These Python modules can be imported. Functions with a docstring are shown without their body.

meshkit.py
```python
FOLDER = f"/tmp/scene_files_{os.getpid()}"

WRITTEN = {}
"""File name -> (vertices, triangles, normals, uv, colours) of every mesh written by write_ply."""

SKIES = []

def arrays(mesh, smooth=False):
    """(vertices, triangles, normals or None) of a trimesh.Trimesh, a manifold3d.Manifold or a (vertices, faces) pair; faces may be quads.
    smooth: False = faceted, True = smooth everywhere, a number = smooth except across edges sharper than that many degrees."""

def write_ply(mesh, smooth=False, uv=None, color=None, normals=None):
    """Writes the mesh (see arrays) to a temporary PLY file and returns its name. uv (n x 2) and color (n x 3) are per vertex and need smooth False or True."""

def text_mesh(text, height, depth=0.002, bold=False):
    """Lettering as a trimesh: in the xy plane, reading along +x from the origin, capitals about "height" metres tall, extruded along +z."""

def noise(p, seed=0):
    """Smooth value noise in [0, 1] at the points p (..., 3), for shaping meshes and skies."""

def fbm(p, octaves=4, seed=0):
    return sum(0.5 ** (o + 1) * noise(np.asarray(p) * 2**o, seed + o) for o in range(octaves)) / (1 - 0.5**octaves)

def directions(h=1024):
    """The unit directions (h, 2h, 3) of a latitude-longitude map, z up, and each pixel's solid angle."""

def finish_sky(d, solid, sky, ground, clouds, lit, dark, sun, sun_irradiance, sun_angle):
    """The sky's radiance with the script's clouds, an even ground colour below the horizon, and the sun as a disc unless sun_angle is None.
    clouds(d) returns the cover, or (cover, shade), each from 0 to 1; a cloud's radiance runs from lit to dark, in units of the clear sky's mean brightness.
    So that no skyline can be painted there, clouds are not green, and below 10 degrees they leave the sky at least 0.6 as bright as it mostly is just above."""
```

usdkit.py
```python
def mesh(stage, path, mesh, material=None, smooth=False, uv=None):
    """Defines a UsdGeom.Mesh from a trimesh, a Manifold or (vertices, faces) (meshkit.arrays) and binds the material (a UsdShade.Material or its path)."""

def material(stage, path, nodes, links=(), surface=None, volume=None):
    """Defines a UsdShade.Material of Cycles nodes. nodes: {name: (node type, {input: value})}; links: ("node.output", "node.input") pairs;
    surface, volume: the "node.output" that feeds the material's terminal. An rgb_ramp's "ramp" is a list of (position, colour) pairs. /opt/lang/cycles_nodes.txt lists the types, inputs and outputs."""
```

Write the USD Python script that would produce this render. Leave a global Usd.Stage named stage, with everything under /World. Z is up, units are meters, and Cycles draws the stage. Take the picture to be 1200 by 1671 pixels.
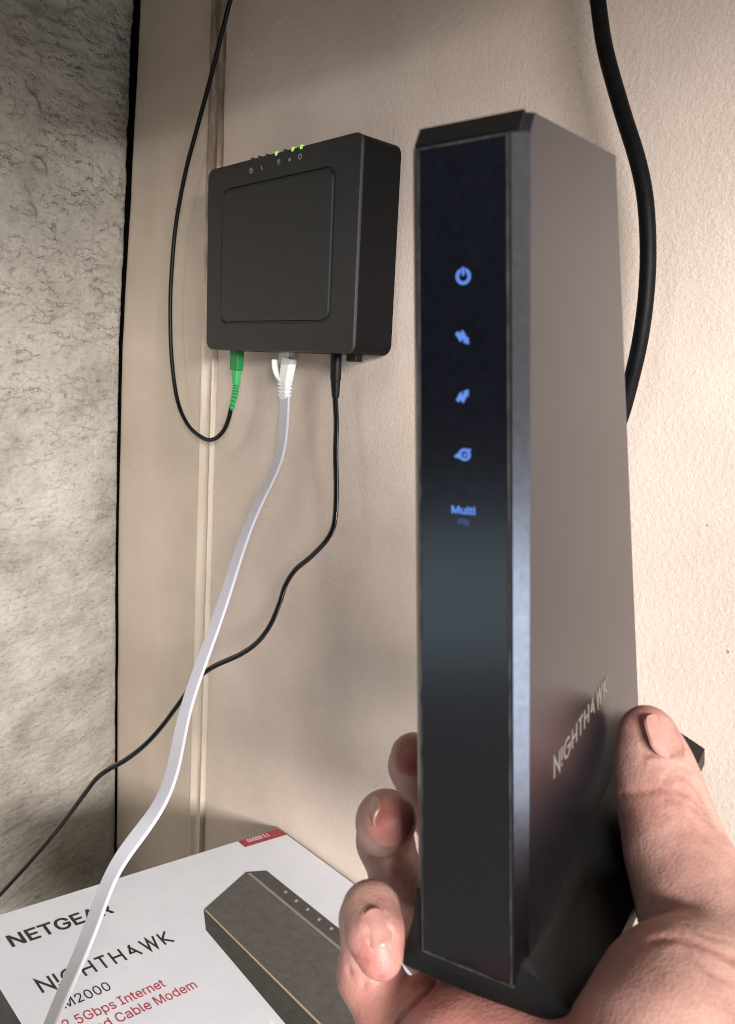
import math, random
import numpy as np, trimesh, manifold3d as mf
import usdkit, meshkit
from pxr import Usd, UsdGeom, UsdLux, UsdShade, Gf, Sdf
from shapely.geometry import Polygon, Point, LineString, box as sbox
from shapely.ops import unary_union
from shapely import affinity

rng = np.random.default_rng(7)
stage = Usd.Stage.CreateInMemory()
UsdGeom.SetStageUpAxis(stage, UsdGeom.Tokens.z)
UsdGeom.SetStageMetersPerUnit(stage, 1.0)
UsdGeom.Xform.Define(stage, '/World')
UsdGeom.Scope.Define(stage, '/World/Looks')

# ------------------------------------------------------------------ camera
CAM = np.array([0.61040734, -0.43635737, -0.1600261])
RIGHT = np.array([0.69570567, 0.71673718, 0.04776442])
DOWN = np.array([0.16181636, -0.09158878, -0.98256143])
FWD = np.array([-0.69986362, 0.69130262, -0.17969863])
FPX = 1280.0
cam = UsdGeom.Camera.Define(stage, '/World/camera')
m4 = Gf.Matrix4d(*[float(x) for x in (*RIGHT, 0, *(-DOWN), 0, *(-FWD), 0, *CAM, 1)])
cam.AddTransformOp().Set(m4)
FOC = 5.4
cam.CreateFocalLengthAttr(FOC)
cam.CreateHorizontalApertureAttr(FOC * 1200 / FPX)
cam.CreateVerticalApertureAttr(FOC * 1671 / FPX)
cam.CreateClippingRangeAttr(Gf.Vec2f(0.01, 100))
cam.CreateFStopAttr(4.6)
cam.CreateFocusDistanceAttr(0.60)
cam.CreateExposureAttr(0.0)

def ray(x, y):
    return RIGHT * (x - 600) / FPX + DOWN * (y - 835.5) / FPX + FWD
def at(x, y, d):                       # the place seen at a photograph position, d metres ahead
    return CAM + ray(x, y) * d
def on(x, y, n, d0):                   # the place seen there on the plane n.p = d0
    r = ray(x, y); n = np.asarray(n, float)
    return CAM + r * ((d0 - n @ CAM) / (n @ r))
def wallp(x, y, off):                  # the place seen there, off metres in front of the painted wall
    return on(x, y, (0, 1, 0), -off)

# ------------------------------------------------------------------ light
def rect_light(name, pos, target, w, h, inten, col):
    L = UsdLux.RectLight.Define(stage, '/World/' + name)
    pos, target = np.array(pos, float), np.array(target, float)
    zax = pos - target; zax /= np.linalg.norm(zax)
    xax = np.cross([0, 0, 1.0], zax); xax /= np.linalg.norm(xax)
    yax = np.cross(zax, xax)
    L.AddTransformOp().Set(Gf.Matrix4d(*[float(v) for v in (*xax, 0, *yax, 0, *zax, 0, *pos, 1)]))
    L.CreateWidthAttr(w); L.CreateHeightAttr(h); L.CreateIntensityAttr(inten); L.CreateColorAttr(Gf.Vec3f(*col))
    return L
KEY = rect_light('key_lamp', (2.00, -1.05, 0.17), (0.1, 0.0, -0.35), 0.80, .30, 132.0, (1.0, 0.955, 0.94))
FRONT = rect_light('front_lamp', (.25, -2.3, 1.05), (0.1, 0.0, -0.3), .6, .6, 6.0, (1.0, 0.97, 0.92))
LOW = rect_light('low_fill_lamp', (1.9, -.15, -.98), (0.45, -.25, -0.2), 1.3, .8, 10.0, (0.72, 0.84, 1.0))  # added lamp standing for bright ground, mirrored in the modem's chamfer
BLOB = rect_light('added_blob_lamp', (0.28, -1.45, -.86), (0.45, -.3, -.2), .5, .30, 2.3, (0.62, 0.86, 1.0))  # added lamp, there for the bluish blob on the modem's front

def mat(name, nodes, links=(), surface='p.BSDF'):
    return usdkit.material(stage, '/World/Looks/' + name, nodes, links, surface=surface)

mat('dome_light', {'b': ('background_shader', {'color': (0.80, 0.88, 1.0), 'strength': 0.06})}, surface='b.background')
dome = UsdLux.DomeLight.Define(stage, '/World/sky')
UsdShade.MaterialBindingAPI.Apply(dome.GetPrim()).Bind(UsdShade.Material.Get(stage, '/World/Looks/dome_light'))
dome.GetPrim().SetCustomDataByKey('kind', 'structure')

# ------------------------------------------------------------------ helpers
used = {}
def numbered(parent, name):
    k = used.get((parent, name), -1) + 1
    used[(parent, name)] = k
    return f'{parent}/{name}' if k == 0 else f'{parent}/{name}_{k:03d}'
def tag(prim, label=None, cat=None, group=None, kind=None):
    for k, v in (('label', label), ('category', cat), ('group', group), ('kind', kind)):
        if v: prim.SetCustomDataByKey(k, v)
    return prim
def thing(name, label=None, cat=None, group=None, kind=None, loc=(0, 0, 0)):
    x = UsdGeom.Xform.Define(stage, numbered('/World', name))
    return tag(x.GetPrim(), label, cat, group, kind)
def obj(name, mesh, material, parent=None, smooth=False, label=None, cat=None, group=None, kind=None):
    base = '/World' if parent is None else str(parent.GetPath())
    if isinstance(material, str): material = '/World/Looks/' + material
    return tag(usdkit.mesh(stage, numbered(base, name), mesh, material, smooth=smooth).GetPrim(), label, cat, group, kind)
def cat_meshes(ms):
    return trimesh.util.concatenate([trimesh.Trimesh(*meshkit.arrays(q)[:2], process=False) for q in ms])
def boxm(lo, hi):
    b = trimesh.creation.box(extents=np.subtract(hi, lo)); b.apply_translation((np.array(lo) + np.array(hi)) / 2); return b
def xf(mesh, M, o):                    # local -> world, columns of M the local axes
    mesh = mesh.copy(); mesh.vertices = mesh.vertices @ np.asarray(M).T + o
    if np.linalg.det(M) < 0: mesh.invert()
    return mesh
def loft(rings, caps=True):            # rings: list of (n,3), same n, convex caps
    R = np.array(rings); k, n = R.shape[:2]
    v = R.reshape(-1, 3); f = []
    for i in range(k - 1):
        for j in range(n):
            a, b = i * n + j, i * n + (j + 1) % n
            f += [[a, b, b + n], [a, b + n, a + n]]
    if caps:
        c0, c1 = len(v), len(v) + 1
        v = np.vstack([v, R[0].mean(0), R[-1].mean(0)])
        for j in range(n):
            f += [[c0, (j + 1) % n, j], [c1, (k - 1) * n + j, (k - 1) * n + (j + 1) % n]]
    m = trimesh.Trimesh(v, f, process=False)
    if caps and m.volume < 0: m.invert()
    return m
def rrect(x0, x1, z0, z1, r, n=7):     # rounded rectangle, counterclockwise
    r = max(r, 1e-5)
    out = []
    for cx, cz, a0 in ((x1 - r, z1 - r, 0), (x0 + r, z1 - r, 90), (x0 + r, z0 + r, 180), (x1 - r, z0 + r, 270)):
        for k in range(n):
            a = math.radians(a0 + 90 * k / (n - 1)); out.append((cx + r * math.cos(a), cz + r * math.sin(a)))
    return np.array(out)
def spline(P, n=12):                   # catmull-rom through P
    P = np.asarray(P, float); Q = np.vstack([2 * P[0] - P[1], P, 2 * P[-1] - P[-2]]); out = []
    for i in range(len(P) - 1):
        p0, p1, p2, p3 = Q[i:i + 4]
        for t in np.arange(n) / n:
            out.append(0.5 * (2 * p1 + (p2 - p0) * t + (2 * p0 - 5 * p1 + 4 * p2 - p3) * t * t + (3 * p1 - p0 - 3 * p2 + p3) * t ** 3))
    out.append(P[-1]); return np.array(out)
def sweep(path, section, up, twist=None, scale=None):   # section (n,2) swept along path, kept facing 'up' (one vector or one per point)
    path = np.asarray(path); T = np.gradient(path, axis=0); T /= np.linalg.norm(T, axis=1)[:, None]
    up = np.broadcast_to(np.asarray(up, float), path.shape); rings = []
    for i, p in enumerate(path):
        a = np.cross(T[i], up[i]); a /= np.linalg.norm(a); b = np.cross(a, T[i])
        if twist is not None:
            c, s = math.cos(twist[i]), math.sin(twist[i]); a, b = a * c + b * s, b * c - a * s
        k = 1 if scale is None else scale[i]
        rings.append(p + k * (section[:, :1] * a + section[:, 1:] * b))
    return loft(rings)
def ellipse(rx, ry, n=14):
    a = np.arange(n) * 2 * math.pi / n; return np.stack([rx * np.cos(a), ry * np.sin(a)], 1)
def polys(g): return [q for q in getattr(g, 'geoms', [g]) if isinstance(q, Polygon) and q.area > 0]
def extr(g, d):
    return trimesh.util.concatenate([trimesh.creation.extrude_polygon(q, d, engine='earcut') for q in polys(g)])
def fit_text(txt, h, width=None, depth=0.00012, bold=False):
    t = meshkit.text_mesh(txt, h, depth, bold)
    t.apply_translation([-t.bounds[0, 0], 0, 0])
    if width: t.apply_scale([width / t.bounds[1, 0], 1, 1])
    return t
def stroke(pts, w): return LineString(pts).buffer(w / 2, cap_style='flat', join_style='mitre')
def nighthawk(h, width, depth=0.00012, w=0.13):         # the display lettering: thin strokes, a broken I, an A without its left foot
    def L(ch):
        if ch == 'N': return stroke([(0, 0), (0, 1), (.72, 0), (.72, 1)], w), .72
        if ch == 'I': return unary_union([stroke([(0, .3), (0, 1)], w), stroke([(0, 0), (0, .16)], w)]), 0
        if ch == 'G':
            a = [math.radians(t) for t in np.linspace(45, 360, 24)]
            return stroke([(.48 + .46 * math.cos(t), .5 + .46 * math.sin(t)) for t in a] + [(.5, .5)], w), .94
        if ch == 'H': return unary_union([stroke([(0, 0), (0, 1)], w), stroke([(.68, 0), (.68, 1)], w), stroke([(0, .5), (.68, .5)], w)]), .68
        if ch == 'T': return unary_union([stroke([(.33, 0), (.33, 1)], w), stroke([(0, .94), (.66, .94)], w)]), .66
        if ch == 'A': return unary_union([stroke([(.3, .92), (.78, 0)], w), stroke([(.12, .3), (.45, 1.0)], w), stroke([(.2, .36), (.55, .36)], w * .9)]), .8
        if ch == 'W': return stroke([(0, 1), (.27, .06), (.52, .94), (.77, .06), (1.04, 1)], w), 1.04
        if ch == 'K': return unary_union([stroke([(0, 0), (0, 1)], w), stroke([(.6, 1), (.06, .48), (.64, 0)], w)]), .62
    x, out = 0, []
    for ch in 'NIGHTHAWK':
        g, ww = L(ch); out.append(affinity.translate(g, x, 0)); x += ww + .34
    g = unary_union(out); x0, _, x1, _ = g.bounds
    g = affinity.translate(g, -x0, 0)
    g = affinity.scale(g, width / (x1 - x0), h, origin=(0, 0))
    return extr(g, depth)

# ------------------------------------------------------------------ materials
def plain(name, col, rough=0.5, **kw):
    return mat(name, {'p': ('principled_bsdf', {'base_color': col, 'roughness': rough, **kw})})
def noisy(name, c1, c2, scale, rough=0.5, bump=0.0, bscale=None, bdist=0.001, detail=4, stretch=(1, 1, 1), lo=.35, hi=.65, **kw):
    return mat(name, {
        'g': ('geometry', {}), 'm': ('mapping', {'scale': stretch}),
        'n': ('noise_texture', {'scale': scale, 'detail': detail, 'roughness': .6}),
        'r': ('rgb_ramp', {'ramp': [(lo, c1), (hi, c2)]}),
        'n2': ('noise_texture', {'scale': bscale or scale * 4, 'detail': 3, 'roughness': .6}),
        'b': ('bump', {'strength': bump, 'distance': bdist}),
        'p': ('principled_bsdf', {'roughness': rough, **kw})},
        [('g.position', 'm.vector'), ('m.vector', 'n.vector'), ('n.fac', 'r.fac'), ('r.color', 'p.base_color'),
         ('m.vector', 'n2.vector'), ('n2.fac', 'b.height'), ('b.normal', 'p.normal')])

# painted wall: roller stipple, faint blotches, small dark flecks
def wall_paint(name, base, dark, stip_scale, stip, grain, dirt=None):
    nodes = {
        'g': ('geometry', {}),
        'big': ('noise_texture', {'scale': 9, 'detail': 4, 'roughness': .6}),
        'rb': ('rgb_ramp', {'ramp': [(.3, dark), (.68, base)]}),
        'fl': ('voronoi_texture', {'scale': 55}),
        'rf': ('rgb_ramp', {'ramp': [(.0, (.16, .13, .10)), (.045, (.3, .26, .2)), (.06, (1, 1, 1))]}),
        'fm': ('noise_texture', {'scale': 60, 'detail': 1}),
        'rm': ('rgb_ramp', {'ramp': [(.585, (0, 0, 0)), (.64, (1, 1, 1))]}),
        'mx': ('mix_color', {'blend_type': 'multiply', 'fac': 1.0}),
        'st': ('noise_texture', {'scale': stip_scale, 'detail': 4, 'roughness': .62, 'distortion': .4}),
        'mp': ('mapping', {'scale': (1, 1, .07)}),
        'gr': ('noise_texture', {'scale': 700, 'detail': 3, 'roughness': .6}),
        'b1': ('bump', {'strength': stip, 'distance': .0016}),
        'b2': ('bump', {'strength': grain, 'distance': .0006}),
        'fine': ('noise_texture', {'scale': 900, 'detail': 2}),
        'rfi': ('rgb_ramp', {'ramp': [(.3, (.88, .87, .86)), (.6, (1, 1, 1))]}),
        'mx2': ('mix_color', {'blend_type': 'multiply', 'fac': 1.0}),
        'p': ('principled_bsdf', {'roughness': .55, 'specular_ior_level': .35})}
    links = [('g.position', 'big.vector'), ('big.fac', 'rb.fac'), ('g.position', 'fl.vector'), ('fl.distance', 'rf.fac'),
             ('g.position', 'fm.vector'), ('fm.fac', 'rm.fac'), ('rm.color', 'mx.fac'), ('rb.color', 'mx.a'), ('rf.color', 'mx.b'),
             ('g.position', 'st.vector'), ('st.fac', 'b1.height'), ('g.position', 'mp.vector'), ('mp.vector', 'gr.vector'),
             ('gr.fac', 'b2.height'), ('b1.normal', 'b2.normal'), ('b2.normal', 'p.normal'),
             ('g.position', 'fine.vector'), ('fine.fac', 'rfi.fac'), ('mx.result', 'mx2.a'), ('rfi.color', 'mx2.b'), ('mx2.result', 'p.base_color')]
    if dirt:                            # grime that has settled in the groove, in its own blotches, heavier high up
        nodes.update({'sx': ('separate_xyz', {}), 'hz': ('map_range', {'from_min': -.30, 'from_max': .02, 'to_min': -.35, 'to_max': .22, 'clamp': True}),
                      'dm': ('mapping', {'scale': (1, 1, .12)}), 'dn': ('noise_texture', {'scale': 160, 'detail': 5, 'roughness': .7}),
                      'ad': ('math', {'math_type': 'add'}), 'dr': ('rgb_ramp', {'ramp': [(.42, (1, 1, 1)), (.75, dirt)]}),
                      'mx3': ('mix_color', {'blend_type': 'multiply', 'fac': 1.0})})
        links = [l for l in links if l[1] != 'p.base_color'] + [
            ('g.position', 'sx.vector'), ('sx.z', 'hz.value'), ('g.position', 'dm.vector'), ('dm.vector', 'dn.vector'),
            ('dn.fac', 'ad.value1'), ('hz.result', 'ad.value2'), ('ad.value', 'dr.fac'), ('mx2.result', 'mx3.a'), ('dr.color', 'mx3.b'), ('mx3.result', 'p.base_color')]
    return mat(name, nodes, links)
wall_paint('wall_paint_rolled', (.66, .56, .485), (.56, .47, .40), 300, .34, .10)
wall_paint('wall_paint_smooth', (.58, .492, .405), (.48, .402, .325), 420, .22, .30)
wall_paint('strip_paint', (.68, .59, .48), (.58, .50, .40), 300, .18, .25, dirt=(.34, .29, .26))

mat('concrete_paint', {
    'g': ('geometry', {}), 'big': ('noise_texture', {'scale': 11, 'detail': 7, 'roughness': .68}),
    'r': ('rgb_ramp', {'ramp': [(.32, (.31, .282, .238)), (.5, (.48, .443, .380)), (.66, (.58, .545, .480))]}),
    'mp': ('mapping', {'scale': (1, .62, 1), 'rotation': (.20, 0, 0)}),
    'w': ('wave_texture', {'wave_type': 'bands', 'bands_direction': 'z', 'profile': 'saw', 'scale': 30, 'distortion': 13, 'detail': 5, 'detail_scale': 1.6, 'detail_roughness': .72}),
    'wl': ('rgb_ramp', {'ramp': [(.0, (.16, .145, .125)), (.07, (.42, .39, .35)), (.16, (1, 1, 1))]}),  # dark crevice lines: shade, with dirt, put into the colour
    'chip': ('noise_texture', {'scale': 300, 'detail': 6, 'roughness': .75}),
    'cl': ('rgb_ramp', {'ramp': [(.30, (.45, .42, .38)), (.44, (1, 1, 1)), (.62, (1, 1, 1)), (.74, (1.12, 1.12, 1.11))]}),  # pits darkened in the colour the same way
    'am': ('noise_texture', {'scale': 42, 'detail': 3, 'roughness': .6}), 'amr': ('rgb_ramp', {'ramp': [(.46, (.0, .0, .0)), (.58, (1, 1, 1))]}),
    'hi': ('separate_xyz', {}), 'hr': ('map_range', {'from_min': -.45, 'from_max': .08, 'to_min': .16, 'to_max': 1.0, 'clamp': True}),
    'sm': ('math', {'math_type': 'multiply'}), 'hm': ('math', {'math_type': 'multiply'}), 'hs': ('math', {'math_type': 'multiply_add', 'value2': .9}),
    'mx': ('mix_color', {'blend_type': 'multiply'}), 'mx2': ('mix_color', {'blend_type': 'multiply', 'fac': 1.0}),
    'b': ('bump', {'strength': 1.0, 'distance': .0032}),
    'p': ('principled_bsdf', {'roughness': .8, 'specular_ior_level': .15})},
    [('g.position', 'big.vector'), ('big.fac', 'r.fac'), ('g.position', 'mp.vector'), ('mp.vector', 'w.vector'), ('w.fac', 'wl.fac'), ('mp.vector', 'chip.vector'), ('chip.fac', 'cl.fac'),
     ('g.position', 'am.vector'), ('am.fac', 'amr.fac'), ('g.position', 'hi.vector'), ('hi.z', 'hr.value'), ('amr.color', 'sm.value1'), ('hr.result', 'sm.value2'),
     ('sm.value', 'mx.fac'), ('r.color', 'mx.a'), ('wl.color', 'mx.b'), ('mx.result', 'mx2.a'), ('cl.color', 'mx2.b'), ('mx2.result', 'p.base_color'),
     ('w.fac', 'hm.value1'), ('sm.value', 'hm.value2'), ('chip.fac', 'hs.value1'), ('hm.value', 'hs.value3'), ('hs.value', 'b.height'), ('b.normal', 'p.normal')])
plain('dark_gap', (.02, .018, .016), .9)
noisy('ledge_concrete', (.20, .18, .15), (.34, .31, .27), 30, .85, .5, 200)
noisy('soffit_wood', (.30, .24, .17), (.36, .29, .21), 20, .7, .3, 90, stretch=(.1, 1, 1))
noisy('ont_plastic', (.0135, .0135, .0135), (.017, .017, .0168), 300, .55, .22, 1800, .0003)
noisy('ont_shell', (.003, .003, .003), (.0045, .0045, .0045), 300, .55, .15, 1800, .0003, specular_ior_level=.12)  # the side's shade put into a darker copy of the plastic
plain('black_plastic', (.004, .004, .004), .5, specular_ior_level=.25)
plain('print_grey', (.20, .20, .20), .6)
mat('led_green', {'e': ('emission', {'color': (.55, 1.0, .20), 'strength': .8})}, surface='e.emission')
plain('led_off', (.035, .036, .033), .3)
plain('port_metal', (.55, .53, .50), .35, metallic=1.0)
plain('green_plastic', (.010, .21, .042), .5)
plain('boot_green', (.04, .40, .12), .5)
plain('white_plastic', (.74, .74, .73), .35)
plain('white_cable', (.58, .59, .66), .36)
mat('clear_plastic', {'t': ('transparent_bsdf', {'color': (.9, .92, .92)}), 'q': ('glossy_bsdf', {'color': (.9, .9, .9), 'roughness': .12}), 'x': ('mix_closure', {'fac': .3})},
    [('t.BSDF', 'x.closure1'), ('q.BSDF', 'x.closure2')], surface='x.closure')
plain('cable_black', (.0025, .0025, .003), .45, specular_ior_level=.25)
plain('cord_black', (.003, .003, .0035), .20, specular_ior_level=.6)
noisy('thick_cable_rubber', (.0015, .0015, .0018), (.0035, .0035, .004), 120, .5, .2, 500, .0004, specular_ior_level=.10)
noisy('modem_shell', (.0050, .0045, .0060), (.0070, .0063, .0084), 500, .27, .10, 2500, .0002, specular_ior_level=.50, specular_tint=(.86, .82, .96))
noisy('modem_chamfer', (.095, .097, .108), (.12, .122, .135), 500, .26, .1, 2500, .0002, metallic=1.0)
noisy('modem_front', (.0020, .0023, .0042), (.0030, .0034, .0058), 400, .20, .03, 3000, .0001, specular_ior_level=.42)
noisy('worn_edge', (.006, .006, .006), (.05, .048, .045), 380, .55, stretch=(1, 1, .30), lo=.40, hi=.78, detail=6)  # scuffed edges; the light they catch is put into the grey too
noisy('foot_plastic', (.004, .004, .0042), (.005, .005, .0052), 300, .42, specular_ior_level=.22)
plain('foot_plate', (.085, .078, .074), .55)
mat('led_blue', {'e': ('emission', {'color': (.17, .34, 1.0), 'strength': .85})}, surface='e.emission')
mat('led_blue_dim', {'e': ('emission', {'color': (.22, .28, .75), 'strength': .35})}, surface='e.emission')
plain('bevel_dark', (.003, .003, .003), .5, specular_ior_level=.2)  # the bevel's dark reflection put into a dull black slab
plain('gold_print', (.125, .108, .095), .45)
# printed carton
noisy('carton_white', (.645, .68, .735), (.685, .715, .76), 40, .40, .06, 60, .0006, detail=6, specular_ior_level=.4)
noisy('carton_side', (.018, .018, .02), (.03, .03, .032), 60, .5)
plain('ink_black', (.015, .015, .018), .5)
plain('ink_red', (.36, .045, .06), .5)
plain('red_tab', (.30, .032, .045), .5)
plain('ink_white', (.75, .72, .70), .5)
def dusty(name, c):
    mat(name, {'g': ('geometry', {}), 'v': ('voronoi_texture', {'scale': 330, 'randomness': 1}), 'm': ('noise_texture', {'scale': 45, 'detail': 3}),
               'ad': ('math', {'math_type': 'subtract'}), 'r': ('rgb_ramp', {'ramp': [(.0, (.40, .37, .32)), (.035, (.2, .19, .17)), (.055, (0, 0, 0))]}),
               's': ('math', {'math_type': 'multiply', 'value2': .42}),
               'c2': ('noise_texture', {'scale': 160, 'detail': 4}), 'rc': ('rgb_ramp', {'ramp': [(.3, tuple(.85 * x for x in c)), (.7, tuple(1.2 * x for x in c))]}),
               'mx': ('mix_color', {'blend_type': 'add', 'fac': 1.0}), 'p': ('principled_bsdf', {'roughness': .5})},
        [('g.position', 'v.vector'), ('g.position', 'm.vector'), ('m.fac', 's.value1'), ('v.distance', 'ad.value1'), ('s.value', 'ad.value2'),
         ('v.distance', 'r.fac'), ('g.position', 'c2.vector'), ('c2.fac', 'rc.fac'), ('rc.color', 'mx.a'), ('r.color', 'mx.b'), ('mx.result', 'p.base_color')])
dusty('print_modem_face', (.085, .082, .076)); dusty('print_modem_side', (.048, .046, .043)); dusty('print_modem_top', (.058, .056, .052))
plain('print_icon', (.34, .33, .30), .5)
plain('print_line_light', (.24, .22, .18), .5)
plain('print_line_gold', (.40, .33, .24), .4)
plain('print_pale', (.80, .81, .83), .4)
# skin
mat('skin', {
    'g': ('geometry', {}), 'n': ('noise_texture', {'scale': 70, 'detail': 5, 'roughness': .65}),
    'r': ('rgb_ramp', {'ramp': [(.28, (.28, .145, .118)), (.5, (.38, .215, .176)), (.72, (.46, .282, .236))]}),
    'at': ('attribute', {'attribute': 'flush'}), 'mx': ('mix_color', {'blend_type': 'mix'}),
    'cl': ('attribute', {'attribute': 'fold'}), 'mx2': ('mix_color', {'blend_type': 'multiply', 'b': (.68, .48, .44)}),
    'v': ('voronoi_texture', {'scale': 900}), 'n2': ('noise_texture', {'scale': 420, 'detail': 4, 'roughness': .7}),
    'ad': ('math', {'math_type': 'add'}), 'b': ('bump', {'strength': .20, 'distance': .0006}),
    'p': ('principled_bsdf', {'roughness': .50, 'subsurface_weight': .12, 'subsurface_radius': (1, .35, .2), 'subsurface_scale': .0025, 'specular_ior_level': .45})},
    [('g.position', 'n.vector'), ('n.fac', 'r.fac'), ('r.color', 'mx.a'), ('at.fac', 'mx.fac'), ('cl.fac', 'mx2.fac'), ('mx.result', 'mx2.a'), ('mx2.result', 'p.base_color'),
     ('g.position', 'v.vector'), ('g.position', 'n2.vector'), ('v.distance', 'ad.value1'), ('n2.fac', 'ad.value2'), ('ad.value', 'b.height'), ('b.normal', 'p.normal')])
stage.GetPrimAtPath('/World/Looks/skin/mx').GetAttribute('inputs:b') or None
UsdShade.Shader(stage.GetPrimAtPath('/World/Looks/skin/mx')).CreateInput('b', Sdf.ValueTypeNames.Float3).Set(Gf.Vec3f(.36, .105, .09))
noisy('nail', (.34, .165, .14), (.41, .215, .18), 160, .40, .1, 900, .0002, coat_weight=.08, specular_ior_level=.5)

# ------------------------------------------------------------------ the painted wall (boards and a beaded joint strip)
ZT, ZB = 0.30, -0.955
wall = thing('painted_wall', 'beige painted board wall behind the black wall box', 'wall', kind='structure')
def board(xl, xr, material, seed, amp):       # xl, xr: functions of z; wavy front face, thick board behind
    nz, nx = 120, 40
    zs = np.linspace(ZB, ZT, nz); g = []
    for zz in zs:
        xs = np.linspace(xl(zz), xr(zz), nx)
        y = -amp * (meshkit.fbm(np.stack([xs * 9, np.full(nx, 3.0), np.full(nx, zz * 6)], 1), 3, seed) - .5)
        e = np.minimum((xs - xs[0]), (xs[-1] - xs)); y = y + .0012 * np.exp(-e / .0012)
        xs2 = xs; g.append(np.stack([xs2, y, np.full(nx, zz)], 1))
    F = np.array(g); B = F.copy(); B[..., 1] = .02
    v = np.vstack([F.reshape(-1, 3), B.reshape(-1, 3)]); o = nz * nx; f = []
    I = np.arange(o).reshape(nz, nx)
    q = np.stack([I[:-1, :-1], I[:-1, 1:], I[1:, 1:], I[1:, :-1]], -1).reshape(-1, 4)
    q2 = q[:, ::-1] + o
    rim = lambda a: np.stack([a[:-1], a[1:], a[1:] + o, a[:-1] + o], 1)
    qs = np.vstack([q, q2, rim(I[:, 0]), rim(I[:, -1])[:, ::-1], rim(I[0])[:, ::-1], rim(I[-1])])
    tm = trimesh.Trimesh(v, np.vstack([qs[:, [0, 1, 2]], qs[:, [0, 2, 3]]]), process=False)
    return tm
JL = lambda z: -.0775 + .033 * (z + .23)          # left edge of the strip
JR = lambda z: -.0535 + .026 * (z + .23)          # the hairline crack right of it
CZ = [ZB, -.757, -.393, -.145, .037, .20, ZT]; CX = [-.279, -.2705, -.2595, -.2435, -.2195, -.2000, -.188]
corner_x = lambda z: float(np.interp(z, CZ, CX)) + .0016 * (meshkit.fbm(np.array([[z * 30, 5., 2.]]), 3, 9)[0] - .5)
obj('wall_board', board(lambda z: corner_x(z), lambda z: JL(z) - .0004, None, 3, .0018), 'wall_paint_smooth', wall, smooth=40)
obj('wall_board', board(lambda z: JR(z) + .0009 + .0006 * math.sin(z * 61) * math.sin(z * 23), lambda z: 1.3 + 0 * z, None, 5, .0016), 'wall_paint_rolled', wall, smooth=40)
zs = np.linspace(ZB, ZT, 160); prof = [(0, .02), (0, .0008), (.05, -.0020), (.14, -.0034), (.24, -.0026), (.34, -.0002), (.44, .0010), (.62, .0010), (.74, -.0004), (.84, -.0032), (.93, -.0034), (1, .0002), (1, .02)]
rings = []
for z in zs:
    l, r = JL(z), JR(z) + .0006 * (meshkit.noise(np.array([[z * 90, 0, 0]]))[0] - .5)
    rings.append([(l + a * (r - l), b + (.0005 * (meshkit.noise(np.array([[z * 60, a * 4, 1.]]))[0] - .5) if b < .01 else 0), z) for a, b in prof])
obj('joint_strip', loft(rings), 'strip_paint', wall, smooth=40)
obj('backing', boxm((-.5, .045, ZB), (1.3, .06, ZT)), 'dark_gap', wall)

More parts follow.
